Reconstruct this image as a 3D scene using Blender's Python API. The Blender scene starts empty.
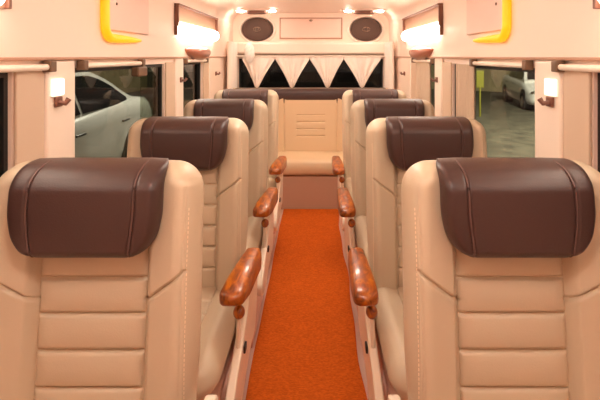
import bpy, math, random
from math import sin, cos, pi, sqrt
random.seed(7)
C = bpy.context.scene.collection

# ---------------------------------------------------------------- materials
def lin(c):
    return tuple(((v/255)/12.92 if v/255 <= .04045 else ((v/255+.055)/1.055)**2.4) for v in c)+(1,)
def mat(name, rgb, rough=.5, metal=0, bump=0, bscale=200, coat=0, spec=.5, emit=None, estr=0, sheen=0):
    m = bpy.data.materials.new(name); m.use_nodes = True
    nt = m.node_tree; b = nt.nodes['Principled BSDF']
    b.inputs['Base Color'].default_value = lin(rgb)
    b.inputs['Roughness'].default_value = rough
    b.inputs['Metallic'].default_value = metal
    b.inputs['Specular IOR Level'].default_value = spec
    b.inputs['Coat Weight'].default_value = coat
    b.inputs['Coat Roughness'].default_value = .1
    if sheen: b.inputs['Sheen Weight'].default_value = sheen
    if emit:
        b.inputs['Emission Color'].default_value = lin(emit)
        b.inputs['Emission Strength'].default_value = estr
    if bump:
        tc = nt.nodes.new('ShaderNodeTexCoord'); n = nt.nodes.new('ShaderNodeTexNoise')
        n.inputs['Scale'].default_value = bscale; n.inputs['Detail'].default_value = 3
        bp = nt.nodes.new('ShaderNodeBump'); bp.inputs['Strength'].default_value = bump
        bp.inputs['Distance'].default_value = .004
        nt.links.new(tc.outputs['Object'], n.inputs['Vector'])
        nt.links.new(n.outputs['Fac'], bp.inputs['Height'])
        nt.links.new(bp.outputs['Normal'], b.inputs['Normal'])
    return m
def ramp_mat(name, stops, scale, rough, coat=0, vec=(1,1,1), detail=5, distort=0, bump=0, tex='noise'):
    m = mat(name, (128,128,128), rough, coat=coat)
    nt = m.node_tree; b = nt.nodes['Principled BSDF']
    tc = nt.nodes.new('ShaderNodeTexCoord'); mp = nt.nodes.new('ShaderNodeMapping')
    mp.inputs['Scale'].default_value = vec
    n = nt.nodes.new('ShaderNodeTexNoise')
    n.inputs['Scale'].default_value = scale; n.inputs['Detail'].default_value = detail
    n.inputs['Distortion'].default_value = distort
    r = nt.nodes.new('ShaderNodeValToRGB')
    while len(r.color_ramp.elements) < len(stops): r.color_ramp.elements.new(.5)
    for e, (p, c) in zip(r.color_ramp.elements, stops): e.position = p; e.color = lin(c)
    nt.links.new(tc.outputs['Object'], mp.inputs['Vector']); nt.links.new(mp.outputs['Vector'], n.inputs['Vector'])
    nt.links.new(n.outputs['Fac'], r.inputs['Fac']); nt.links.new(r.outputs['Color'], b.inputs['Base Color'])
    if bump:
        bp = nt.nodes.new('ShaderNodeBump'); bp.inputs['Strength'].default_value = bump
        bp.inputs['Distance'].default_value = .006
        nt.links.new(n.outputs['Fac'], bp.inputs['Height']); nt.links.new(bp.outputs['Normal'], b.inputs['Normal'])
    return m
def glass(name, tint, refl=.12):
    m = bpy.data.materials.new(name); m.use_nodes = True; nt = m.node_tree
    nt.nodes.remove(nt.nodes['Principled BSDF'])
    t = nt.nodes.new('ShaderNodeBsdfTransparent'); t.inputs[0].default_value = tint+(1,)
    g = nt.nodes.new('ShaderNodeBsdfGlossy'); g.inputs['Roughness'].default_value = .03
    g.inputs[0].default_value = (refl*5, refl*5, refl*5, 1)
    lw = nt.nodes.new('ShaderNodeLayerWeight'); lw.inputs[0].default_value = .5
    pw = nt.nodes.new('ShaderNodeMath'); pw.operation = 'POWER'; pw.inputs[1].default_value = 4
    f = nt.nodes.new('ShaderNodeMath'); f.operation = 'MULTIPLY_ADD'; f.inputs[1].default_value = .5; f.inputs[2].default_value = .03
    nt.links.new(lw.outputs['Facing'], pw.inputs[0]); nt.links.new(pw.outputs[0], f.inputs[0])
    mx = nt.nodes.new('ShaderNodeMixShader')
    nt.links.new(f.outputs[0], mx.inputs[0]); nt.links.new(t.outputs[0], mx.inputs[1]); nt.links.new(g.outputs[0], mx.inputs[2])
    nt.links.new(mx.outputs[0], nt.nodes['Material Output'].inputs[0])
    return m
M = dict(
 wall = mat('wall_peach', (246,226,211), .45),
 ceil = mat('ceiling_peach', (247,228,214), .5),
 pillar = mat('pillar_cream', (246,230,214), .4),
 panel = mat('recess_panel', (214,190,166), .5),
 leather = mat('cream_leather', (199,180,154), .38, bump=.12, bscale=260),
 benchl = mat('bench_leather', (220,194,158), .4, bump=.12, bscale=260),
 brown = mat('brown_leather', (66,42,38), .4, bump=.15, bscale=260),
 pipe = mat('brown_piping', (100,72,66), .4),
 thread = mat('cream_thread', (236,212,184), .6),
 wood = ramp_mat('burl_wood', [(.3,(92,38,2)),(.5,(158,76,6)),(.65,(190,104,10)),(.8,(112,50,2))], 34, .3, coat=.4, distort=1.2, vec=(1,.45,1)),
 plastic = mat('white_plastic', (240,224,204), .35),
 metal = mat('painted_metal', (222,180,162), .4),
 black = mat('black_plastic', (34,26,24), .4),
 floor = mat('floor_vinyl', (206,172,158), .3, bump=.05, bscale=40),
 basecarpet = mat('bench_base_carpet', (190,152,128), .9, bump=.4, bscale=300),
 rail = mat('rail_white', (246,232,216), .3),
 bracket = mat('bracket_brown', (112,84,62), .35),
 rubber = mat('window_rubber', (26,22,20), .6),
 hook = mat('hook_brown', (128,84,68), .35),
 trim = mat('trim_brown', (186,142,116), .4),
 trimd = mat('trim_brown_dark', (120,74,56), .4),
 tray = mat('tray_brown', (160,92,70), .3, coat=.6),
 lamp = mat('lamp_diffuser', (255,250,240), .4, emit=(255,240,220), estr=3.4),
 nearfill = mat('near_fill_diffuser', (255,250,246), .4, emit=(255,240,228), estr=9.5),  # added fill light, lifts the front seats
 ceilfill = mat('ceiling_fill_diffuser', (255,250,240), .4, emit=(255,242,226), estr=9.5),  # added fill lights over the rows farther back
 spot = mat('spot_bulb', (255,250,240), .4, emit=(255,240,222), estr=14),
 smalllamp = mat('courtesy_diffuser', (255,250,240), .4, emit=(255,240,224), estr=.5),
 amber = mat('amber_strip', (252,188,34), .35, emit=(255,180,16), estr=.16),
 pinkpanel = mat('pinkish_panel', (242,208,194), .4),
 cloth = mat('curtain_cloth', (251,240,230), .8, bump=.2, bscale=120, sheen=.3),
 whitecloth = mat('white_ruffle', (250,244,238), .7),
 sheer = mat('side_curtain_cloth', (206,184,160), .8, bump=.2, bscale=120),
 mesh = mat('speaker_mesh', (88,64,54), .7, bump=.6, bscale=500),
 chrome = mat('chrome', (200,180,165), .2, metal=.9),
 carw = mat('car_white', (208,206,200), .25, coat=.8),
 card = mat('car_dark', (34,38,44), .25, coat=.8),
 carglass = mat('car_glass', (10,13,15), .08, spec=.8),
 tyre = mat('tyre', (18,18,18), .8),
 ground = ramp_mat('asphalt', [(.3,(62,58,48)),(.7,(98,92,76))], 3, .7, bump=.2),
 yellow = mat('barrier_yellow', (120,116,36), .5),
 brick = ramp_mat('yard_wall', [(.3,(130,116,86)),(.7,(160,146,110))], 2, .8),
 glass = glass('tinted_glass', (.67,.68,.63)),
 rearglass = glass('rear_glass', (.3,.3,.3)),
 sheerglass = glass('sliding_glass', (.75,.78,.72), .2),
)
# carpet: tufted weave
def carpet_mat():
    m = mat('orange_carpet', (200,80,16), .95)
    nt = m.node_tree; b = nt.nodes['Principled BSDF']; N = nt.nodes.new; L = nt.links.new
    tc = N('ShaderNodeTexCoord'); mp = N('ShaderNodeMapping'); mp.inputs['Scale'].default_value = (1,2.0,1)
    n = N('ShaderNodeTexNoise'); n.inputs['Scale'].default_value = 85; n.inputs['Detail'].default_value = 4
    n2 = N('ShaderNodeTexNoise'); n2.inputs['Scale'].default_value = 14
    r = N('ShaderNodeValToRGB'); r.color_ramp.elements[0].position = .3; r.color_ramp.elements[1].position = .7
    r.color_ramp.elements[0].color = lin((186,82,16)); r.color_ramp.elements[1].color = lin((222,106,30))
    r2 = N('ShaderNodeValToRGB'); r2.color_ramp.elements[0].color = (.82,.82,.82,1); r2.color_ramp.elements[1].color = (1.0,1.0,1.0,1)
    mx = N('ShaderNodeMixRGB'); mx.blend_type = 'MULTIPLY'; mx.inputs[0].default_value = 1
    L(tc.outputs['Object'], mp.inputs[0]); L(mp.outputs[0], n.inputs['Vector']); L(tc.outputs['Object'], n2.inputs['Vector'])
    L(n.outputs['Fac'], r.inputs[0]); L(n2.outputs['Fac'], r2.inputs[0])
    L(r.outputs[0], mx.inputs[1]); L(r2.outputs[0], mx.inputs[2]); L(mx.outputs[0], b.inputs['Base Color'])
    bp = N('ShaderNodeBump'); bp.inputs['Strength'].default_value = .7; bp.inputs['Distance'].default_value = .006
    L(n.outputs['Fac'], bp.inputs['Height']); L(bp.outputs[0], b.inputs['Normal'])
    b.inputs['Specular IOR Level'].default_value = .15
    return m
M['carpet'] = carpet_mat()

# ---------------------------------------------------------------- mesh helpers
class MB:
    def __init__(s): s.v = []; s.f = []
    def add(s, v, f):
        o = len(s.v); s.v += [tuple(p) for p in v]; s.f += [tuple(i+o for i in q) for q in f]; return s
    def box(s, x0, x1, y0, y1, z0, z1):
        v = [(x,y,z) for x in (x0,x1) for y in (y0,y1) for z in (z0,z1)]
        return s.add(v, [(0,1,3,2),(4,6,7,5),(0,4,5,1),(2,3,7,6),(0,2,6,4),(1,5,7,3)])
    def loft(s, rings, cap=True):
        n = len(rings[0]); v = [p for r in rings for p in r]; f = []
        for i in range(len(rings)-1):
            for j in range(n):
                k = (j+1) % n
                f.append((i*n+j, i*n+k, (i+1)*n+k, (i+1)*n+j))
        if cap:
            f.append(tuple(range(n))[::-1]); f.append(tuple((len(rings)-1)*n+j for j in range(n)))
        return s.add(v, f)
    def tube(s, pts, r, n=10, sy=1):
        rings = []
        for i, p in enumerate(pts):
            a = pts[max(i-1,0)]; b = pts[min(i+1,len(pts)-1)]
            t = [b[k]-a[k] for k in range(3)]; l = sqrt(sum(q*q for q in t)) or 1; t = [q/l for q in t]
            up = (0,0,1) if abs(t[2]) < .9 else (0,1,0)
            e = [t[1]*up[2]-t[2]*up[1], t[2]*up[0]-t[0]*up[2], t[0]*up[1]-t[1]*up[0]]
            l = sqrt(sum(q*q for q in e)); e = [q/l for q in e]
            g = [t[1]*e[2]-t[2]*e[1], t[2]*e[0]-t[0]*e[2], t[0]*e[1]-t[1]*e[0]]
            rr = r[i] if isinstance(r, (list,tuple)) else r
            rings.append([tuple(p[k]+rr*(cos(2*pi*j/n)*e[k]*sy+sin(2*pi*j/n)*g[k]) for k in range(3)) for j in range(n)])
        return s.loft(rings)
    def prism(s, poly, axis, a, b):
        def P(q, c):
            return {'x':(c,q[0],q[1]), 'y':(q[0],c,q[1]), 'z':(q[0],q[1],c)}[axis]
        n = len(poly)
        v = [P(q,a) for q in poly]+[P(q,b) for q in poly]
        return s.add(v, [tuple(range(n))[::-1], tuple(range(n,2*n))]+[(j,(j+1)%n,n+(j+1)%n,n+j) for j in range(n)])
    def sphere(s, c, r, n=16, m=10):
        if not isinstance(r, tuple): r = (r,r,r)
        return s.loft([[(c[0]+r[0]*sin(pi*i/m)*cos(2*pi*j/n), c[1]+r[1]*sin(pi*i/m)*sin(2*pi*j/n), c[2]+r[2]*cos(pi*i/m)) for j in range(n)]
                       for i in ([.02]+list(range(1,m))+[m-.02])])
    def build(s, name, m, parent=None, smooth=True, bevel=0, angle=40):
        me = bpy.data.meshes.new(name); me.from_pydata(s.v, [], s.f); me.validate()
        import bmesh
        bm = bmesh.new(); bm.from_mesh(me); bmesh.ops.recalc_face_normals(bm, faces=bm.faces); bm.to_mesh(me); bm.free()
        me.materials.append(m)
        for p in me.polygons: p.use_smooth = smooth
        if smooth: me.set_sharp_from_angle(angle=math.radians(angle))
        o = bpy.data.objects.new(name, me); C.objects.link(o)
        if parent: o.parent = parent
        if bevel:
            b = o.modifiers.new('bevel', 'BEVEL'); b.width = bevel; b.segments = 3; b.limit_method = 'ANGLE'
        return o
def tag(o, label, cat, group=None):
    o['label'] = label; o['category'] = cat
    if group: o['group'] = group
    return o
def thing(name, loc, label, cat, group=None, rz=0):
    o = bpy.data.objects.new(name, None); C.objects.link(o); o.location = loc; o.rotation_euler = (0,0,rz)
    o.empty_display_size = .1
    return tag(o, label, cat, group)
def struct(o):
    o['kind'] = 'structure'; return o
def copy_tree(o, parent=None):
    c = o.copy(); C.objects.link(c)
    if parent: c.parent = parent
    for ch in list(o.children): copy_tree(ch, c)
    return c

# ---------------------------------------------------------------- shell
WX = .90; YF, YR = -.9, 4.9; ZC = 1.93
WIN = [(.35,1.33), (1.66,2.68), (3.03,3.58)]; WZ0, WZ1 = .86, 1.392
struct(MB().box(-.98,.98,YF-.06,YR+.06,-.06,0).build('floor', M['floor']))
RC = .13
def side_wall(s, name):
    b = MB()
    b.box(s*WX, s*(WX+.07), YF, YR, 0, WZ0)
    b.box(s*WX, s*(WX+.07), YF, YR, WZ1, 1.43)
    b.box(s*(WX-.012), s*(WX+.07), YF, YR, 1.425, ZC-RC)      # upper panel stands slightly proud
    ys = [YF]+[q for w in WIN for q in w]+[YR]
    for i in range(0, len(ys), 2): b.box(s*WX, s*(WX+.07), ys[i], ys[i+1], WZ0, WZ1)
    return struct(b.build(name, M['wall'], smooth=False))
side_wall(-1, 'wall_left'); side_wall(1, 'wall_right')
# ceiling with coved corners
prof = []
X0 = WX-.012
for i in range(13):
    a = pi/2*i/12; prof.append((X0-RC+RC*cos(a), ZC-RC+RC*sin(a)))
prof = prof + [(-x,z) for x,z in prof[::-1]]
outer = [(X0+.08, ZC-RC)]+[(X0+.08, ZC+.06), (-X0-.08, ZC+.06), (-X0-.08, ZC-RC)]
struct(MB().prism(prof+outer[::-1], 'y', YF, YR).build('ceiling', M['ceil'], angle=30))
struct(MB().box(-.97,.97,YF-.06,YF,0,ZC+.06).build('wall_front', M['wall'], smooth=False))
# back wall with rear window opening
RZ0, RZ1, RX = .92, 1.41, .82
b = MB().box(-.97,.97,YR,YR+.07,0,RZ0).box(-.97,.97,YR,YR+.07,RZ1,ZC+.06)
b.box(-.97,-RX,YR,YR+.07,RZ0,RZ1).box(RX,.97,YR,YR+.07,RZ0,RZ1)
struct(b.build('wall_back', M['wall'], smooth=False))
# windows
k = 0
for s in (-1,1):
    for (a,c) in WIN:
        k += 1
        fr = MB(); t = .018
        x0, x1 = s*(WX+.012), s*(WX+.058)
        fr.box(x0,x1,a,a+t,WZ0,WZ1).box(x0,x1,c-t,c,WZ0,WZ1).box(x0,x1,a+t,c-t,WZ0,WZ0+t).box(x0,x1,a+t,c-t,WZ1-t,WZ1)
        w = struct(fr.build('window_%d' % k, M['rubber'], smooth=False))
        MB().box(s*(WX+.032), s*(WX+.038), a+t, c-t, WZ0+t, WZ1-t).build('pane', M['glass'], w, smooth=False)
        if s < 0 and k == 2:
            MB().box(s*(WX+.022), s*(WX+.027), c-.30, c-.02, WZ0+t, WZ1-t).build('sliding_pane', M['sheerglass'], w, smooth=False)
k += 1
fr = MB(); t = .02
fr.box(-RX,-RX+t,YR+.01,YR+.06,RZ0,RZ1).box(RX-t,RX,YR+.01,YR+.06,RZ0,RZ1).box(-RX+t,RX-t,YR+.01,YR+.06,RZ0,RZ0+t).box(-RX+t,RX-t,YR+.01,YR+.06,RZ1-t,RZ1)
w = struct(fr.build('window_%d' % k, M['rubber'], smooth=False))
MB().box(-RX+t,RX-t,YR+.032,YR+.038,RZ0+t,RZ1-t).build('pane', M['rearglass'], w, smooth=False)
# pillars: bright protruding post and duller recessed panel beside it
n = 0
for s in (-1,1):
    for (a,m_,c) in [(1.335,1.475,1.652),(2.69,2.86,3.02),(3.60,3.78,4.22)]:
        n += 1
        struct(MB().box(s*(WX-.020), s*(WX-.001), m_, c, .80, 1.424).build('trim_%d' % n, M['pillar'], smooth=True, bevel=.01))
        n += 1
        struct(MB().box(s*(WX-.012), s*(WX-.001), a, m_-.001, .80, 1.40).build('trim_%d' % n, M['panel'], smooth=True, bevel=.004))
    n += 1   # window sill ledge
    struct(MB().box(s*(WX-.04), s*(WX-.001), YF+.01, 4.3, .78, .799).build('trim_%d' % n, M['pillar'], smooth=True, bevel=.006))
    n += 1   # lip under the upper panel
    struct(MB().box(s*(WX-.022), s*(WX-.0125), YF+.01, 4.6, 1.425, 1.436).build('trim_%d' % n, M['trim'], smooth=True, bevel=.003))
# rear bulkhead: parcel ledge and framed panel
n += 1; struct(MB().box(-.875,.875,YR-.10,YR-.001,1.455,1.60).build('trim_%d' % n, M['ceil'], bevel=.03))
n += 1
b = MB(); r0,r1,z0,z1 = -.345,.345,1.645,1.865
b.box(r0,r1,YR-.010,YR-.001,z0,z1)
struct(b.build('trim_%d' % n, M['pinkpanel'], bevel=.004)); pn = n
n += 1
b = MB(); t=.012
b.box(r0-t,r0-.001,YR-.014,YR-.001,z0-t,z1+t).box(r1+.001,r1+t,YR-.014,YR-.001,z0-t,z1+t).box(r0,r1,YR-.014,YR-.001,z0-t,z0-.001).box(r0,r1,YR-.014,YR-.001,z1+.001,z1+t)
struct(b.build('trim_%d' % n, M['trim'], smooth=False))
o = MB().sphere((0,YR-.013,1.845),(.022,.004,.012)).build('badge', M['chrome']); tag(o,'tiny oval badge at the top of the framed panel between the two speakers','badge')

# ---------------------------------------------------------------- carpet runner
b = MB()
NX, NY = 12, 90
rings = []
for j in range(NY+1):
    y = -.6+(4.0+.6)*j/NY
    wob = .004*sin(y*5.1)+.003*sin(y*11.7)
    hw = .252+wob*.5
    rings.append([(-hw+wob, y, .001), (-hw+wob, y, .012), (-hw+.012+wob,y,.018), (hw-.012+wob,y,.018), (hw+wob,y,.012), (hw+wob,y,.001)])
b.loft(rings)
tag(b.build('carpet_runner', M['carpet']), 'long orange textured carpet runner lying down the aisle between the seats', 'carpet')

# ---------------------------------------------------------------- seats
TH = math.radians(5.5)
def sm(x, a, b):
    t = min(1,max(0,(x-a)/(b-a))); return t*t*(3-2*t)
def arc(d, r):
    if d >= r: return 1.0
    d = max(d,0); return sqrt(max(0, 1-(1-d/r)**2))
def ss_samples(seams, a, n=34):
    s = set(round(-1+2*i/n,4) for i in range(n+1))
    for q in seams:
        for e in (-.010,-.005,-.0025,0,.0025,.005,.010):
            for sg in (-1,1): s.add(round(sg*(q+e)/a,4))
    if len(seams) == 2:
        for i in range(36):
            for sg in (-1,1): s.add(round(sg*(.130+.003*i)/a,4))
    for i in range(9):
        e = 1-cos(pi/2*i/8); 
        for sg in (-1,1): s.add(round(sg*(1-.2*e),4))
    return sorted(x for x in s if -1 <= x <= 1)
def groove(d, w=.0035, depth=.006): return depth*math.exp(-(d/w)**2)
V = .706; A0 = .255; HR0 = V-.214           # backrest height, half width, where the brown pad starts
CH = [V-.272-.083*i for i in range(1,5)]
CH = [V-.275, V-.358, V-.442, V-.526, V-.61]
def seg_d(px,py,ax,ay,bx,by):
    t = ((px-ax)*(bx-ax)+(py-ay)*(by-ay))/((bx-ax)**2+(by-ay)**2); t = min(1,max(0,t))
    return sqrt((px-ax-t*(bx-ax))**2+(py-ay-t*(by-ay))**2)
def a_back(v):
    a = A0-.012*(1-sm(v,0,.3))
    rc = .070
    if v > V-rc: a = a-rc+rc*sqrt(max(0,1-((v-(V-rc))/rc)**2))
    return a
def front_back(u, v):
    a = a_back(v); e = a-abs(u)
    E = arc(e,.055)*arc(V-v,.05)
    au = abs(u); T = .034
    bol = .060*(.35*sm(au,.128,.15)+.65*min(1,max(0,(au-.13)/.10)))*(1-.25*sm(v,HR0-.05,V))
    w = T+bol
    low = 1-sm(v,HR0+.06,HR0+.1)
    w -= groove(au-.130)*low
    if au < .13:
        c = CH+[V-.2, -.0]
        for q in CH: w -= groove(v-q,.0045,.009)*(1-sm(au,.124,.13))
        # pillowing between the channels
        lo = max([q for q in CH if q <= v], default=-.05); hi = min([q for q in CH if q > v], default=V-.2)
        tt = (v-lo)/(hi-lo) if hi>lo else .5
        w += .007*sin(pi*min(1,max(0,tt)))*(1-sm(au,.1,.13))
    w -= groove(seg_d(au,v,.13,V-.325,.232,V-.245),.0038,.010)
    w -= groove(au-.228,.003,.004)*sm(v,.0,.02)*(1-sm(v,V-.08,V-.03))
    return w*E
def back_back(u, v):
    e = a_back(v)-abs(u); return -.068*arc(e,.06)*arc(V-v,.05)
def tilt(u, v, w):
    return (u, v*sin(TH)-w*cos(TH), .47+v*cos(TH)+w*sin(TH))
def vrows(V0, V1, rtop, dense, rbot=0, n=44):
    s = set(V0+(V1-V0)*i/n for i in range(n+1))
    for i in range(13): s.add(V1-rtop*(1-sin(pi/2*i/12)) if i<12 else V1-.0002)
    if rbot:
        for i in range(13): s.add(V0+rbot*(1-sin(pi/2*i/12)) if i<12 else V0+.0002)
    for q in dense:
        for e in (-.012,-.007,-.0035,0,.0035,.007,.012): s.add(q+e)
    out = []
    for x in sorted(s):
        if V0+.0001 < x < V1-.0001 and (not out or x-out[-1] > .0009 or x > V1-.004): out.append(x)
    return out
def make_back():
    S = ss_samples([.130,.228], A0); SB = [-1+2*i/14 for i in range(1,14)]
    rings = []
    for v in vrows(-.08, V, .06, CH+[V-.335+.004*i for i in range(26)]):
        a = a_back(v)
        ring = [tilt(a*s, v, front_back(a*s, v)) for s in S]
        ring += [tilt(a*s, v, back_back(a*s, v)) for s in SB[::-1]]
        rings.append(ring)
    return MB().loft(rings)
PB = .177; PV0 = HR0; PV1 = V+.006
def a_pad(v):
    rc = .065; a = PB-.020*(1-sm(v,PV0-.01,PV0+.12))
    if v < PV0+rc: a = a-rc+rc*sqrt(max(0,1-((PV0+rc-v)/rc)**2))
    rt = .02
    if v > PV1-rt: a = a-rt*.8+rt*.8*sqrt(max(0,1-((v-(PV1-rt))/rt)**2))
    return a
def cpos(v): return .122-.012*(1-sm(v,PV0-.02,PV0+.12))
def front_pad(u, v):
    e = a_pad(v)-abs(u)
    w = .112+.006*sin(pi*min(1,max(0,(v-PV0)/(PV1-PV0))))
    w -= groove(abs(u)-cpos(v),.004,.006)
    return w*(.62+.38*arc(e,.022))*arc(PV1-v,.065)*(.5+.5*arc(v-PV0,.028))
def back_pad(u, v):
    e = a_pad(v)-abs(u); return -.078*(.6+.4*arc(e,.02))*arc(PV1-v,.06)
def make_pad():
    S = ss_samples([.122,.116,.110,.104], PB, 24); rings = []
    for v in vrows(PV0, PV1, .065, [PV0+.004*i for i in range(24)], .085, 26):
        a = a_pad(v)
        rings.append([tilt(a*s,v,front_pad(a*s,v)) for s in S]+[tilt(a*s,v,back_pad(a*s,v)) for s in (.7,.3,0,-.3,-.7)])
    return MB().loft(rings)
def make_piping(sg):
    b = MB()
    for sg in (sg,):
        vs = [PV0+.004+(PV1-PV0-.006)*i/30 for i in range(31)]
        pts = [tilt(sg*cpos(v), v, front_pad(sg*cpos(v), v)+.003) for v in vs]
        b.tube(pts, .0022, 6)
    return b
def make_stitch(sg):
    b = MB()
    for sg in (sg,):
        v = .03
        while v < V-.1:
            u = sg*.236
            p = tilt(u, v, front_back(u,v)+.0006); q = tilt(u, v+.006, front_back(u,v+.006)+.0006)
            b.tube([p,q], .0011, 5); v += .0105
    return b
LEN = .52; CA = .248
def cush_a(v):
    rc = .07; a = CA
    if v > LEN-rc: a = a-rc+rc*sqrt(max(0,1-((v-(LEN-rc))/rc)**2))
    return a
def cush_top(u, v):
    e = cush_a(v)-abs(u); au = abs(u)
    w = .062+.020*sm(au,.14,.20)-groove(au-.14,.0035,.006)-.02*sm(v,.38,.52)
    if au < .14:
        for q in (.12,.21,.30,.39): w -= groove(v-q,.0045,.007)
    return w*arc(e,.05)*arc(LEN-v,.07)
def cush_bot(u, v):
    e = cush_a(v)-abs(u); return -.085*arc(e,.05)*arc(LEN-v,.09)
def make_cushion():
    S = ss_samples([.14], CA, 26); rings = []
    P = lambda u,v,w: (u, -.015-v, .435+w+.03*v)
    for v in vrows(-.0, LEN, .09, (.12,.21,.30,.39), 0, 24):
        a = cush_a(v)
        rings.append([P(a*s,v,cush_top(a*s,v)) for s in S]+[P(a*s,v,cush_bot(a*s,v)) for s in [1-2*i/10 for i in range(1,10)]])
    return MB().loft(rings)
def make_arm(s):
    ax, sp = (.300,.040) if s > 0 else (.312,.008)
    rings = []; n = 20
    for i in range(29):
        t = i/28; y = -.085-.31*t
        zt = .690-.004*t-.03*t**4; zb = .592+.004*t+.022*sm(t,.55,1)
        hw = .032+.010*sm(t,0,.8)
        k = arc(t*.31,.02)*arc((1-t)*.31,.03); k = max(k,.02)
        zc = (zt+zb)/2; hh = (zt-zb)/2
        ring = []
        for j in range(n):
            a = 2*pi*j/n; cx = math.copysign(abs(cos(a))**.5, cos(a)); cz = math.copysign(abs(sin(a))**.5, sin(a))
            ring.append((s*(ax-sp*t)+hw*k*cx, y, zc+hh*(.25+.75*k)*cz if 0<i<28 else zc+hh*.3*cz))
        rings.append(ring)
    return MB().loft(rings)
def smooth_poly(pts, n=6):
    out = []; m = len(pts)
    for i in range(m):
        p0,p1,p2,p3 = pts[i-1],pts[i],pts[(i+1)%m],pts[(i+2)%m]
        for j in range(n):
            t = j/n
            out.append(tuple(.5*((2*p1[k])+(-p0[k]+p2[k])*t+(2*p0[k]-5*p1[k]+4*p2[k]-p3[k])*t*t+(-p0[k]+3*p1[k]-3*p2[k]+p3[k])*t**3) for k in range(2)))
    return out
def make_seat(s, label):
    r = thing('reclining_seat', (0,0,0), label, 'seat', 'reclining passenger seats in rows')
    bk = make_back().build('backrest', M['leather'], r)
    for sg in (-1,1): make_stitch(sg).build('stitching', M['thread'], bk)
    hp = make_pad().build('headrest', M['brown'], r, angle=60)
    for sg in (-1,1): make_piping(sg).build('piping', M['pipe'], hp)
    make_cushion().build('seat_cushion', M['leather'], r)
    arm = make_arm(s).build('armrest', M['wood'], r, angle=70)
    MB().tube([(s*.264,-.09,.49),(s*.276,-.10,.56),(s*.290,-.12,.61)], [.02,.018,.016], 12).build('armrest_bracket', M['plastic'], r)
    lv = MB().tube([(s*.272,-.30,.425),(s*.280,-.33,.555)], .008, 8).build('recline_lever', M['plastic'], r)
    MB().sphere((s*.281,-.332,.572), (.020,.022,.022)).build('knob', M['wood'], lv)
    poly = smooth_poly([(.07,.57),(-.04,.56),(-.16,.50),(-.30,.435),(-.42,.395),(-.50,.33),(-.46,.265),(-.34,.25),(-.22,.28),(-.10,.30),(.02,.30),(.085,.42)])
    sc = MB().prism(poly, 'x', s*.258, s*.288).build('side_cover', M['plastic'], r, bevel=.006)
    MB().box(*sorted((s*.2882,s*.296)), -.29,-.255,.400,.424).build('buckle_button', M['black'], sc, bevel=.003)
    MB().box(-.235,.235,-.46,.06,.335,.362).build('seat_frame', M['metal'], r, bevel=.008)
    for sx in (-1,1):
        for (y0,y1) in ((-.30,-.40),(-.02,.06)):
            MB().tube([(sx*.19,y0,.34),(sx*.2,(y0+y1)/2,.2),(sx*.205,y1,.035)], [.024,.021,.02], 10).build('leg', M['metal'], r)
    for sx in (-1,1):
        MB().box(sx*.205-.028, sx*.205+.028, -.45,.12,.0,.036).build('floor_rail', M['metal'], r, bevel=.006)
    MB().tube([(-.2,-.36,.19),(.2,-.36,.19)], .014, 10).build('crossbar', M['metal'], r)
    return r
ROWS = [1.035, 1.79, 2.565, 3.345]
names = ['front row', 'second row', 'third row', 'rearmost row']
for s, side in ((1,'left'), (-1,'right')):       # s: which side of the seat faces the aisle
    desc = {
     0: f'large cream leather seat with brown headrest nearest the viewer, {side} of the aisle',
     1: f'cream seat with brown headrest, directly behind the nearest one {side} of the aisle',
     2: f'cream seat with brown headrest, third from the viewer {side} of the aisle',
     3: f'partly hidden cream seat with brown headrest just before the rear bench, {side} of the aisle'}
    p = make_seat(s, desc[0])
    for i, d in enumerate(ROWS):
        o = p if i == 0 else copy_tree(p)
        o['label'] = desc[i]
        o.location = (-.500 if s == 1 else .512, d, 0)

# ---------------------------------------------------------------- rear bench
bn = thing('rear_bench', (0,4.40,0), 'full-width cream rear bench seat with brown head band under the triangular curtains', 'bench')
def bench_back():
    rings = []; VB = .62; W = .80
    def fr(u,v):
        w = .06
        uu = [abs(u-c) for c in (-.27,.27)]
        w -= groove(min(uu),.004,.008)
        for c in (-.53,0,.53):
            if abs(u-c) < .145:
                for q in (.14,.21,.28,.35): w -= groove(v-q,.005,.008)
        return w*arc(W-abs(u),.05)*arc(VB-v,.05)
    us = sorted(set([-W+2*W*i/60 for i in range(61)]+[sg*.27+e for sg in (-1,1) for e in (-.008,-.004,0,.004,.008)]+[sg*(W-.05*(1-cos(pi/2*i/6))) for sg in (-1,1) for i in range(7)]
        +[c+sg*.145+e for c in (-.53,0,.53) for sg in (-1,1) for e in (-.001,.001)]))
    for v in vrows(-.06, VB, .05, (.14,.21,.28,.35), 0, 24):
        P = lambda u,v,w: (u, v*sin(TH)*.7-w, .49+v)
        rings.append([P(u,v,fr(u,v)) for u in us]+[P(u,v,-.06*arc(VB-v,.05)) for u in (W*.98,0,-W*.98)])
    return MB().loft(rings)
bench_back().build('backrest', M['benchl'], bn)
rings = []
for k_ in range(25):
    t = k_/24*2*pi
    cx = math.copysign(abs(cos(t))**.5, cos(t)); cz = math.copysign(abs(sin(t))**.5, sin(t))
    rings.append((cx,cz))
b = MB(); L = []
for i in range(41):
    x = -.81+1.62*i/40; k_ = max(.05, arc(.81-abs(x),.04)); g = groove(abs(abs(x)-.27),.012,.006)
    L.append([(x, .065+cx*(.092*k_-g), 1.015+cz*(.095*(.5+.5*k_)-g)) for cx,cz in rings[:-1]])
b.loft(L).build('head_band', M['brown'], bn)
b = MB(); L = []
for i in range(61):
    x = -.81+1.62*i/60; k_ = max(.05, arc(.81-abs(x),.05)); g = groove(abs(abs(x)-.27),.012,.008)
    L.append([(x, -.175+cx*(.225*k_-g), .395+cz*(.088*(.5+.5*k_)-g)) for cx,cz in rings[:-1]])
b.loft(L).build('seat_cushion', M['benchl'], bn)
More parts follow.
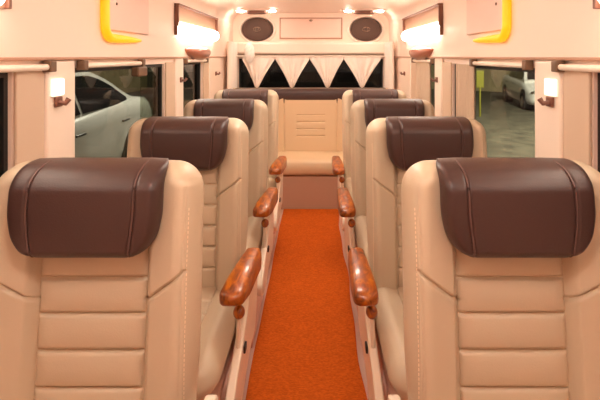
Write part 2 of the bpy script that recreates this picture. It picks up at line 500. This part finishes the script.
MB().box(-.80,.80,-.37,.10,0,.312).build('base_panel', M['basecarpet'], bn, bevel=.01)

# ---------------------------------------------------------------- curtains
zt = 1.425
rod = tag(MB().tube([(-.84,4.77,zt+.012),(.84,4.77,zt+.012)], .008, 10).build('curtain_rod', M['rail']), 'thin pale rod carrying the triangular curtains across the back window', 'curtain rod')
cl = ['leftmost', 'second from the left', 'third from the left', 'fourth from the left']
def tri_curtain(xl, xr, xt, zb, top=zt, seed=0, right_cut=False):
    def pt(i, j, off):
        t = j/26; q = i/28
        # edges fall from the top corners to the tip with a slight inward sag
        k = 1-max(0,(t-.06)/.94); sag = .10*sin(pi*(1-k))
        a = xt+(xl-xt)*(k-sag*.6) - .022*t**.3; c = xt+(xr-xt)*(k-sag*.6) + .022*t**.3
        x = a+(c-a)*q
        y = 4.765+off+.012*sin(q*pi*9+seed)*(.4+.6*t)+.006*sin(q*21+seed*2+t*3)
        z = top-(top-zb)*t*(1-.04*abs(q-.5)*2)
        return (x,y,z)
    b = MB(); NI, NJ = 28, 26
    f = [pt(i,j,0) for j in range(NJ+1) for i in range(NI+1)]; g = [pt(i,j,.004) for j in range(NJ+1) for i in range(NI+1)]
    fa = []; m_ = NI+1; T = len(f)
    for j in range(NJ):
        for i in range(NI):
            q = (j*m_+i, j*m_+i+1, (j+1)*m_+i+1, (j+1)*m_+i); fa.append(q[::-1]); fa.append(tuple(k_+T for k_ in q))
    for i in range(NI):
        fa.append((i,i+1,T+i+1,T+i)); fa.append((NJ*m_+i,T+NJ*m_+i,T+NJ*m_+i+1,NJ*m_+i+1))
    for j in range(NJ):
        fa.append((j*m_,T+j*m_,T+(j+1)*m_,(j+1)*m_)); fa.append((j*m_+NI,(j+1)*m_+NI,T+(j+1)*m_+NI,T+j*m_+NI))
    b.add(f+g, fa); return b
def px2x(px, d=4.77): return .035+(px-314)*d/430
tri = [(243,274,257,.0), (276,308.6,292,1.3), (310.6,342.6,327.5,2.1), (344.6,380,362,3.7)]
for i,(a,c,t,sd) in enumerate(tri):
    o = tri_curtain(px2x(a), px2x(c), px2x(t), 1.085, seed=sd).build('triangular_curtain', M['cloth'], angle=80)
    tag(o, f'cream pleated pointed curtain over the back window, {cl[i]} of four', 'curtain', 'pointed curtains over the back window')
# gathered corner curtains
for s, lab in ((-1,'gathered pale curtain hanging in the back left corner of the cabin, beside the white rosette'), (1,'gathered pale curtain hanging in the back right corner of the cabin')):
    b = MB(); rr = []
    for j in range(16):
        t = j/15; z = 1.59-.72*t; ring = []
        for i in range(41):
            q = i/40; ring.append((s*(.835+.02*sin(q*2*pi*6+t)+.012*(1-abs(2*q-1))), 4.42+.38*q, z))
        for i in range(40,-1,-1):
            q = i/40; ring.append((s*(.841+.02*sin(q*2*pi*6+t)+.012*(1-abs(2*q-1))), 4.42+.38*q, z))
        rr.append(ring)
    b.loft(rr); tag(b.build('corner_curtain', M['cloth'], angle=80), lab, 'curtain', 'gathered corner curtains')
# sheer curtain bunch at right window
def bunch(s, y0, y1, lab):
    b = MB(); rr = []; nf = max(2, round((y1-y0)/.045))
    for j in range(12):
        t = j/11; z = 1.392-.55*t; ring = []
        for off in (0,.005):
            rng = range(41) if off == 0 else range(40,-1,-1)
            for i in rng:
                q = i/40; ring.append((s*(.885+off+.010*sin(q*2*pi*nf+.3*t)), y0+(y1-y0)*q, z))
        rr.append(ring)
    b.loft(rr); tag(b.build('window_curtain', M['sheer'], angle=80), lab, 'curtain')
bunch(1, 2.29, 2.56, 'beige curtain drawn open at the far edge of the second right window')
bunch(1, 3.16, 3.56, 'beige curtain drawn across the third right window, in front of the far pillar')
# rosette
b = MB(); rr = []
for i in range(25):
    ph = pi*(i+.01)/24.02; ring = []
    for j in range(28):
        a = 2*pi*j/28; rad = 1+.16*sin(a*7+i*1.1)+.10*sin(i*1.9+a*3)
        ring.append((.045*sin(ph)*cos(a)*rad, .03*sin(ph)*sin(a)*rad, .115*cos(ph)))
    rr.append(ring)
b.loft(rr); o = b.build('ruffled_rosette', M['whitecloth'], angle=80); o.location = (-.672,4.715,1.475); o.scale = (1.15,1,1)
tag(o, 'white ruffled oval fabric rosette hanging at the left end of the back curtains', 'rosette')

# ---------------------------------------------------------------- speakers, rear ceiling lights
for px, lab in ((-.61,'left'),(.625,'right')):
    t = thing('wall_speaker', (px,YR,1.742), f'dark oval speaker mounted high on the back wall, the {lab} one of the pair', 'speaker', 'oval speakers on the back wall')
    def oval(a, c, y, n=40): return [(a*cos(2*pi*i/n), y, c*sin(2*pi*i/n)) for i in range(n)]
    MB().loft([oval(.215,.165,-.001), oval(.212,.163,-.014), oval(.195,.148,-.022), oval(.185,.140,-.016), oval(.18,.136,-.001)]).build('surround', M['ceil'], t)
    MB().loft([oval(.172,.132,-.0012), oval(.172,.132,-.022), oval(.150,.115,-.034), oval(.09,.07,-.038), oval(.02,.015,-.039)]).build('grille', M['mesh'], t)
    e = MB().tube([(.042*cos(2*pi*i/24),-.043,.024*sin(2*pi*i/24)) for i in range(25)], .003, 6)
    e.tube([(.018*cos(2*pi*i/24),-.043,.024*sin(2*pi*i/24)) for i in range(25)], .0022, 6)
    e.build('badge', M['chrome'], t)
for px, lab in ((-.57,'left'),(.56,'right')):
    t = thing('ceiling_spotlight', (px,4.52,ZC), f'oval brown ceiling light with bright ends above the {lab} speaker', 'ceiling light', 'oval ceiling lights above the speakers')
    ov = lambda a,c,z,x=0: [(x+a*cos(2*pi*i/32), c*sin(2*pi*i/32), z) for i in range(32)]
    MB().loft([ov(.24,.10,-.001), ov(.235,.098,-.012), ov(.21,.085,-.016)]).build('housing', M['ceil'], t)
    MB().loft([ov(.115,.062,-.0165), ov(.11,.06,-.042), ov(.08,.04,-.05)]).build('vent_cap', M['trimd'], t)
    for sx in (-1,1):
        MB().loft([ov(.038,.055,-.0165,sx*.165), ov(.034,.05,-.027,sx*.165), ov(.015,.02,-.030,sx*.165)]).build('bulb', M['spot'], t)

# ---------------------------------------------------------------- wall lamps
def wall_lamp(s, y0, y1, lab):
    xw = WX-.0125
    t = thing('wall_lamp', (s*xw, (y0+y1)/2, 1.64), lab, 'wall lamp', 'wall lamps above the windows'); L = (y1-y0)/2
    def bx(b, x0, x1, *r): return b.box(*sorted((-s*x0,-s*x1)), *r)
    bx(MB(), 0,.008,-L,L,-.06,.135).build('back_panel', M['trim'], t, smooth=False)
    b = MB(); w=.014
    bx(b,0,.035,-L-w,L+w,.135,.135+w); bx(b,0,.03,-L-w,-L,-.0,.135); bx(b,0,.03,L,L+w,-.0,.135); bx(b,0,.022,-L-w,-L,-.06,.0)
    bx(b,0,.022,L,L+w,-.06,.0); b.build('frame', M['trimd'], t, bevel=.003)
    b = MB(); rr = []
    for i in range(33):
        y = -L+.02+(2*L-.04)*i/32; k_ = max(.1, arc(min(i,32-i)/32*2*L, .05))
        rr.append([(-s*(.009+.05*k_*max(0,sin(pi*j/12))), y, -.018+.050*k_*cos(pi*j/12)) for j in range(13)])
    b.loft(rr).build('diffuser', M['lamp'], t, angle=80)
    b = MB(); rr = []
    for i in range(25):
        q = i/24; y = -L*.62+L*1.24*q; k_ = max(.08, sin(pi*q)**.6)
        rr.append([(-s*(.002+.07*k_*max(0,sin(pi*j/10))), y, -.150-.03*k_+(.058*k_)*cos(pi*j/10)) for j in range(11)])
    b.loft(rr).build('lower_cover', M['tray'], t, angle=80)
wall_lamp(-1, 2.85, 3.98, 'glowing wall lamp in a brown frame high on the left wall above the far windows')
wall_lamp(1, 2.85, 3.98, 'glowing wall lamp in a brown frame high on the right wall above the far windows')
wall_lamp(-1, .15, 1.27, 'edge of the glowing wall lamp cut off at the left edge of the picture')
wall_lamp(1, .15, 1.27, 'edge of the glowing wall lamp cut off at the right edge of the picture')

# amber light bands
for s, side in ((-1,'left'),(1,'right')):
    x = s*(WX-.014)
    t = thing('amber_light', (x,1.87,1.52), f'pinkish wall panel edged with an L-shaped glowing amber band high on the {side} wall', 'light panel', 'amber edged light panels')
    pts = [(0,0,.30)]+[(0,0,.30-.24*i/8) for i in range(1,9)]+[(0,.06-.06*cos(pi/2*i/6),.06-.06*sin(pi/2*i/6)) for i in range(1,7)]+[(0,.06+.32*i/8,0) for i in range(1,9)]
    rad = [.02]*15+[.02-.012*(i/8)**2 for i in range(1,9)]
    MB().tube([(-s*.012+p[0],p[1],p[2]) for p in pts], rad[:len(pts)], 12).build('amber_band', M['amber'], t, angle=80)
    MB().box(*sorted((-s*.0,-s*.012)), .035,.50,.035,.27).build('cover_panel', M['pinkpanel'], t, bevel=.01)
    MB().sphere((-s*.013,.11,.16),(.004,.007,.007)).build('screw', M['trimd'], t)

# curtain rails above windows
def rail(s, y0, y1, lab):
    t = thing('blind_rail', (s*.872,(y0+y1)/2,1.402), lab, 'curtain rail', 'white rails above the side windows'); L = (y1-y0)/2
    MB().tube([(0,-L,0),(0,L,0)], .011, 12).build('tube', M['rail'], t)
    for q in (-1,1):
        MB().box(-.016,.016, q*L-.017,q*L+.017,-.017,.022).build('bracket', M['bracket'], t, bevel=.004)
pos = {0:'above the nearest {} window at the edge of the picture', 1:'above the second {} window beside the second seat', 2:'above the far {} window under the wall lamp'}
for s, side in ((-1,'left'),(1,'right')):
    for i,(a,c) in enumerate(((.3,1.475),(1.685,2.26),(3.03,3.62))):
        rail(s, a, c, 'white tube rail '+pos[i].format(side))
b = MB().box(-.02,.02,-.07,.05,-.05,-.0); o = b.build('blind_clip', M['bracket'], bevel=.008); o.location = (-.882,2.27,1.384)
tag(o, 'dark clip hanging below the far end of the second left window rail', 'clip')

# coat hooks on pillars
hl = {0:'on the nearest {} pillar under a small lit plate', 1:'on the middle {} pillar', 2:'on the farthest {} pillar near the corner curtain'}
for s, side in ((-1,'left'),(1,'right')):
    for i,y in enumerate((1.53, 2.95, 4.0)):
        t = thing('coat_hook', (s*(WX-.0205),y,1.275), 'small brown coat hook '+hl[i].format(side), 'coat hook', 'coat hooks on the window pillars')
        MB().box(*sorted((0,-s*.010)), -.020,.020,-.016,.020).build('mount', M['hook'], t, bevel=.003)
        MB().tube([(-s*.008,-.004,.0),(-s*.028,.004,-.004),(-s*.036,.012,.012)], [.008,.009,.010], 8).build('peg', M['hook'], t)
        if i == 0:
            u = thing('courtesy_light', (s*(WX-.0205),y,1.328), f'small white glowing plate just above the coat hook on the nearest {side} pillar', 'light', 'small pillar lights')
            MB().box(*sorted((0,-s*.008)), -.034,.034,-.028,.030).build('plate', M['smalllamp'], u, bevel=.003)
            MB().box(*sorted((0,-s*.006)), -.037,.037,-.032,-.0285).build('rim', M['rail'], u, bevel=.001)

# fill lights added down the middle of the ceiling, out of view, to light the cabin
for i,(y,lab) in enumerate(((.35,'nearest the viewer'),(1.9,'over the second row'),(3.05,'over the third row'))):
    t = thing('ceiling_fill', (0,y,ZC), f'oblong white fill light added out of view on the cabin ceiling {lab}', 'fill light', 'added oblong fill lights')
    MB().box(-.20,.20,-.12,.12,-.022,-.001).build('housing', M['rail'], t, bevel=.01)
    MB().box(-.175,.175,-.095,.095,-.030,-.0225).build('diffuser', M['nearfill' if i == 0 else 'ceilfill'], t, bevel=.003)

# ---------------------------------------------------------------- outside
GZ = -.25
b = MB()
xs = [-30,-8,1.6,4,18,40]; zs = [GZ,GZ,GZ,GZ-.05,GZ-.62,GZ-.9]; vv = []; ff = []
for x,z in zip(xs,zs):
    for y in (-12,8,45): vv += [(x,y,z)]
for i in range(5):
    for j in range(2): ff.append((i*3+j,(i+1)*3+j,(i+1)*3+j+1,i*3+j+1))
nv = len(vv); vv += [(x,y,z-.3) for x,y,z in vv]; ff += [tuple(q+nv for q in f_)[::-1] for f_ in ff]
o = struct(MB().add(vv,ff).build('ground', M['ground']))
def car(loc, rz, paint, lab, H=1.0, nose=0):
    r = thing('car', loc, lab, 'car', rz=rz)
    LN = 4.5; W = .88
    def top(y):  # lower body top height
        if y < 1.3: return .62+.30*sm(y,-.1,1.3)
        return .92+.08*sm(y,1.3,4.0)-.10*sm(y,4.2,4.5)
    def hw(y): return W*(.80+.20*arc(y+.02,.6))*(.84+.16*arc(LN+.02-y,.5))
    rr = []
    for i in range(61):
        y = LN*i/60; t = top(y); w = hw(y); bt = .22+.12*(1-arc(y+.01,.35))+.14*(1-arc(LN+.01-y,.5))
        h = t-bt
        pr = [(0,bt),(.8,bt),(.95,bt+.08*h),(1,bt+.3*h),(1,bt+.55*h),(.985,bt+.62*h),(.985,bt+.78*h),(.95,bt+.92*h),(.88,t),(.5,t+.03),(0,t+.04)]
        rr.append([(w*a,y,z*H) for a,z in pr]+[(-w*a,y,z*H) for a,z in pr[-2:0:-1]])
    body = MB().loft(rr).build('body', paint, r, angle=50)
    # greenhouse
    G0, G1 = .95, 4.15
    def gt(y): return (.93+.51*sm(y,.95,2.0)**.8*(1-.0)) if y < 2.4 else 1.44-.44*sm(y,2.75,4.3)
    def gx(y,z):   # half width of the cabin at height z
        return .80-.24*max(0,(z-.9))/.54-.10*sm(y,3.2,4.2)
    rr = []
    for i in range(49):
        y = G0+(G1-G0)*i/48; t = max(gt(y), .945)
        pr = [(.0,.80),(1,.88),(1,.88+(t-.88)*.5),(1,t-.05*(t-.88)),(.90,t),(.5,t+.015),(0,t+.02)]
        rr.append([(gx(y,z)*a,y,z*H) for a,z in pr]+[(-gx(y,z)*a,y,z*H) for a,z in pr[-2:0:-1]])
    MB().loft(rr).build('cabin', paint, r, angle=50)
    for s in (-1,1):
        for (a,c) in ((1.35,2.42),(2.48,3.78)):
            b = MB(); n_ = 16; up=[]; lo=[]
            for i in range(n_+1):
                y = a+(c-a)*i/n_; lo.append((y,.965+.02*(y-1.3)/2)); up.append((y, max(.98+.02*(y-1.3)/2, min(gt(y)-.075, 1.36))))
            v=[]; 
            for y,z in lo+up: v.append((s*(gx(y,z)+.006),y,z*H))
            for y,z in lo+up: v.append((s*(gx(y,z)-.01),y,z*H))
            m_=n_+1; f=[]
            for i in range(n_): f += [(i,i+1,m_+i+1,m_+i),(2*m_+i,3*m_+i,3*m_+i+1,2*m_+i+1),(i,2*m_+i,2*m_+i+1,i+1),(m_+i,m_+i+1,3*m_+i+1,3*m_+i)]
            f += [(0,m_,3*m_,2*m_),(n_,2*m_+n_,3*m_+n_,m_+n_)]
            b.add(v,f).build('side_window', M['carglass'], r, smooth=False)
        for y in (2.20,3.30):
            MB().tube([(s*(hw(y)+.012),y-.09,.80*H),(s*(hw(y)+.03),y,.805*H),(s*(hw(y)+.012),y+.09,.80*H)], .013, 8).build('door_handle', M['black'], r)
        for y in (.85,3.62):
            MB().loft([[(s*x_,y+q*cos(2*pi*i/32),.34*H+q*sin(2*pi*i/32)) for i in range(32)] for x_,q in ((.62,.385),(hw(y)+.006,.385),(hw(y)+.008,.34))]).build('wheel_arch', M['black'], r)
            wl = MB().loft([[(s*x_,y+q*cos(2*pi*i/32),.32+q*sin(2*pi*i/32)) for i in range(32)] for x_,q in ((.66,.30),(.68,.318),(hw(y)+.005,.318),(hw(y)+.02,.30),(hw(y)+.022,.22))]).build('wheel', M['tyre'], r)
            MB().loft([[(s*x_,y+q*cos(2*pi*i/10+.3*(i%2)),.32+q*sin(2*pi*i/10)) for i in range(10)] for x_,q in ((hw(y)+.0,.2),(hw(y)+.026,.2),(hw(y)+.03,.05))]).build('rim', M['chrome'], wl)
        MB().sphere((s*.66,.10,.62*H),(.16,.10,.06)).build('headlight', M['chrome'], r)
    for (a,c) in ((1.08,1.85),(3.20,4.02)):
        b = MB(); v=[]; n_=10
        for q in (.012,-.01):
            for i in range(n_+1):
                y = a+(c-a)*i/n_; t = max(gt(y),.945); w = gx(y,t)*.86
                v += [(-w,y,(t+.004+q)*H),(0,y,(t+.02+q)*H),(w,y,(t+.004+q)*H)]
        m_ = 3*(n_+1); f=[]
        for i in range(n_):
            for j in range(2):
                qd=(i*3+j,i*3+j+1,(i+1)*3+j+1,(i+1)*3+j); f += [qd, tuple(x_+m_ for x_ in qd[::-1])]
            f += [(i*3,(i+1)*3,m_+(i+1)*3,m_+i*3),(i*3+2,m_+i*3+2,m_+(i+1)*3+2,(i+1)*3+2)]
        f += [(0,m_,m_+1,1),(1,m_+1,m_+2,2),(n_*3,n_*3+1,m_+n_*3+1,m_+n_*3),(n_*3+1,n_*3+2,m_+n_*3+2,m_+n_*3+1)]
        b.add(v,f).build('windscreen', M['carglass'], r, smooth=False)
    return r
car((-3.35,2.40,GZ-.03), 0, M['carw'], 'white saloon car parked close outside the second left window', H=1.09)
car((8.1,14.2,GZ-.245), math.radians(-12), M['carw'], 'white car parked far away, seen through the second right window', H=1.12)
car((11.2,10.8,GZ-.36), math.radians(14), M['card'], 'dark car parked beside the distant white one beyond the right window')
t = MB().tube([(0,0,0),(0,0,.85)],.03,8).box(-.11,.11,-.02,.02,.85,1.35); o = t.build('yellow_sign_post', M['yellow'], bevel=.02); o.location = (4.9,12.6,GZ-.09)
tag(o, 'yellow-green sign on a thin post standing in the yard outside the second right window', 'post')
o = MB().box(-14,-8.5,-4,22,GZ-.1,2.6).build('yard_wall', M['brick'], smooth=False); tag(o, 'dim yard wall beyond the white car on the left', 'wall')
o = MB().box(6,32,24,24.4,GZ-1.1,4.2).build('yard_wall', M['brick'], smooth=False); tag(o, 'dim yard wall far behind the cars on the right', 'wall')

# fill lights added to brighten the yard outside, and night sky
def area(name, loc, tgt, size, power, col):
    l = bpy.data.lights.new(name, 'AREA'); l.energy = power; l.size = size; l.color = col
    o = bpy.data.objects.new(name, l); C.objects.link(o); o.location = loc
    from mathutils import Vector
    o.rotation_euler = (Vector(tgt)-Vector(loc)).to_track_quat('-Z','Y').to_euler(); return o
area('yard_fill_left', (-2.2,9.5,5.5), (-6,7.0,0), 1.2, 340, (1,.92,.82))
area('yard_fill_right', (5.5,6,6), (8,13,0), 1.2, 1100, (1,.92,.8))
w = bpy.data.worlds.new('night'); bpy.context.scene.world = w; w.use_nodes = True
w.node_tree.nodes['Background'].inputs[0].default_value = (.06,.05,.042,1)
w.node_tree.nodes['Background'].inputs[1].default_value = .6

# ---------------------------------------------------------------- camera
cam = bpy.data.cameras.new('camera'); co = bpy.data.objects.new('camera', cam); C.objects.link(co)
co.location = (.035,0,1.44); co.rotation_euler = (pi/2,0,0)
cam.sensor_width = 36; cam.lens = 430/600*36; cam.shift_x = -14/600; cam.shift_y = -144/600; cam.clip_start = .02
S = bpy.context.scene; S.camera = co
S.view_settings.view_transform = 'Standard'; S.view_settings.look = 'None'; S.view_settings.exposure = 2.0; S.view_settings.gamma = 1
S.view_settings.use_curve_mapping = False
S.cycles.max_bounces = 12; S.cycles.diffuse_bounces = 8; S.cycles.use_denoising = True
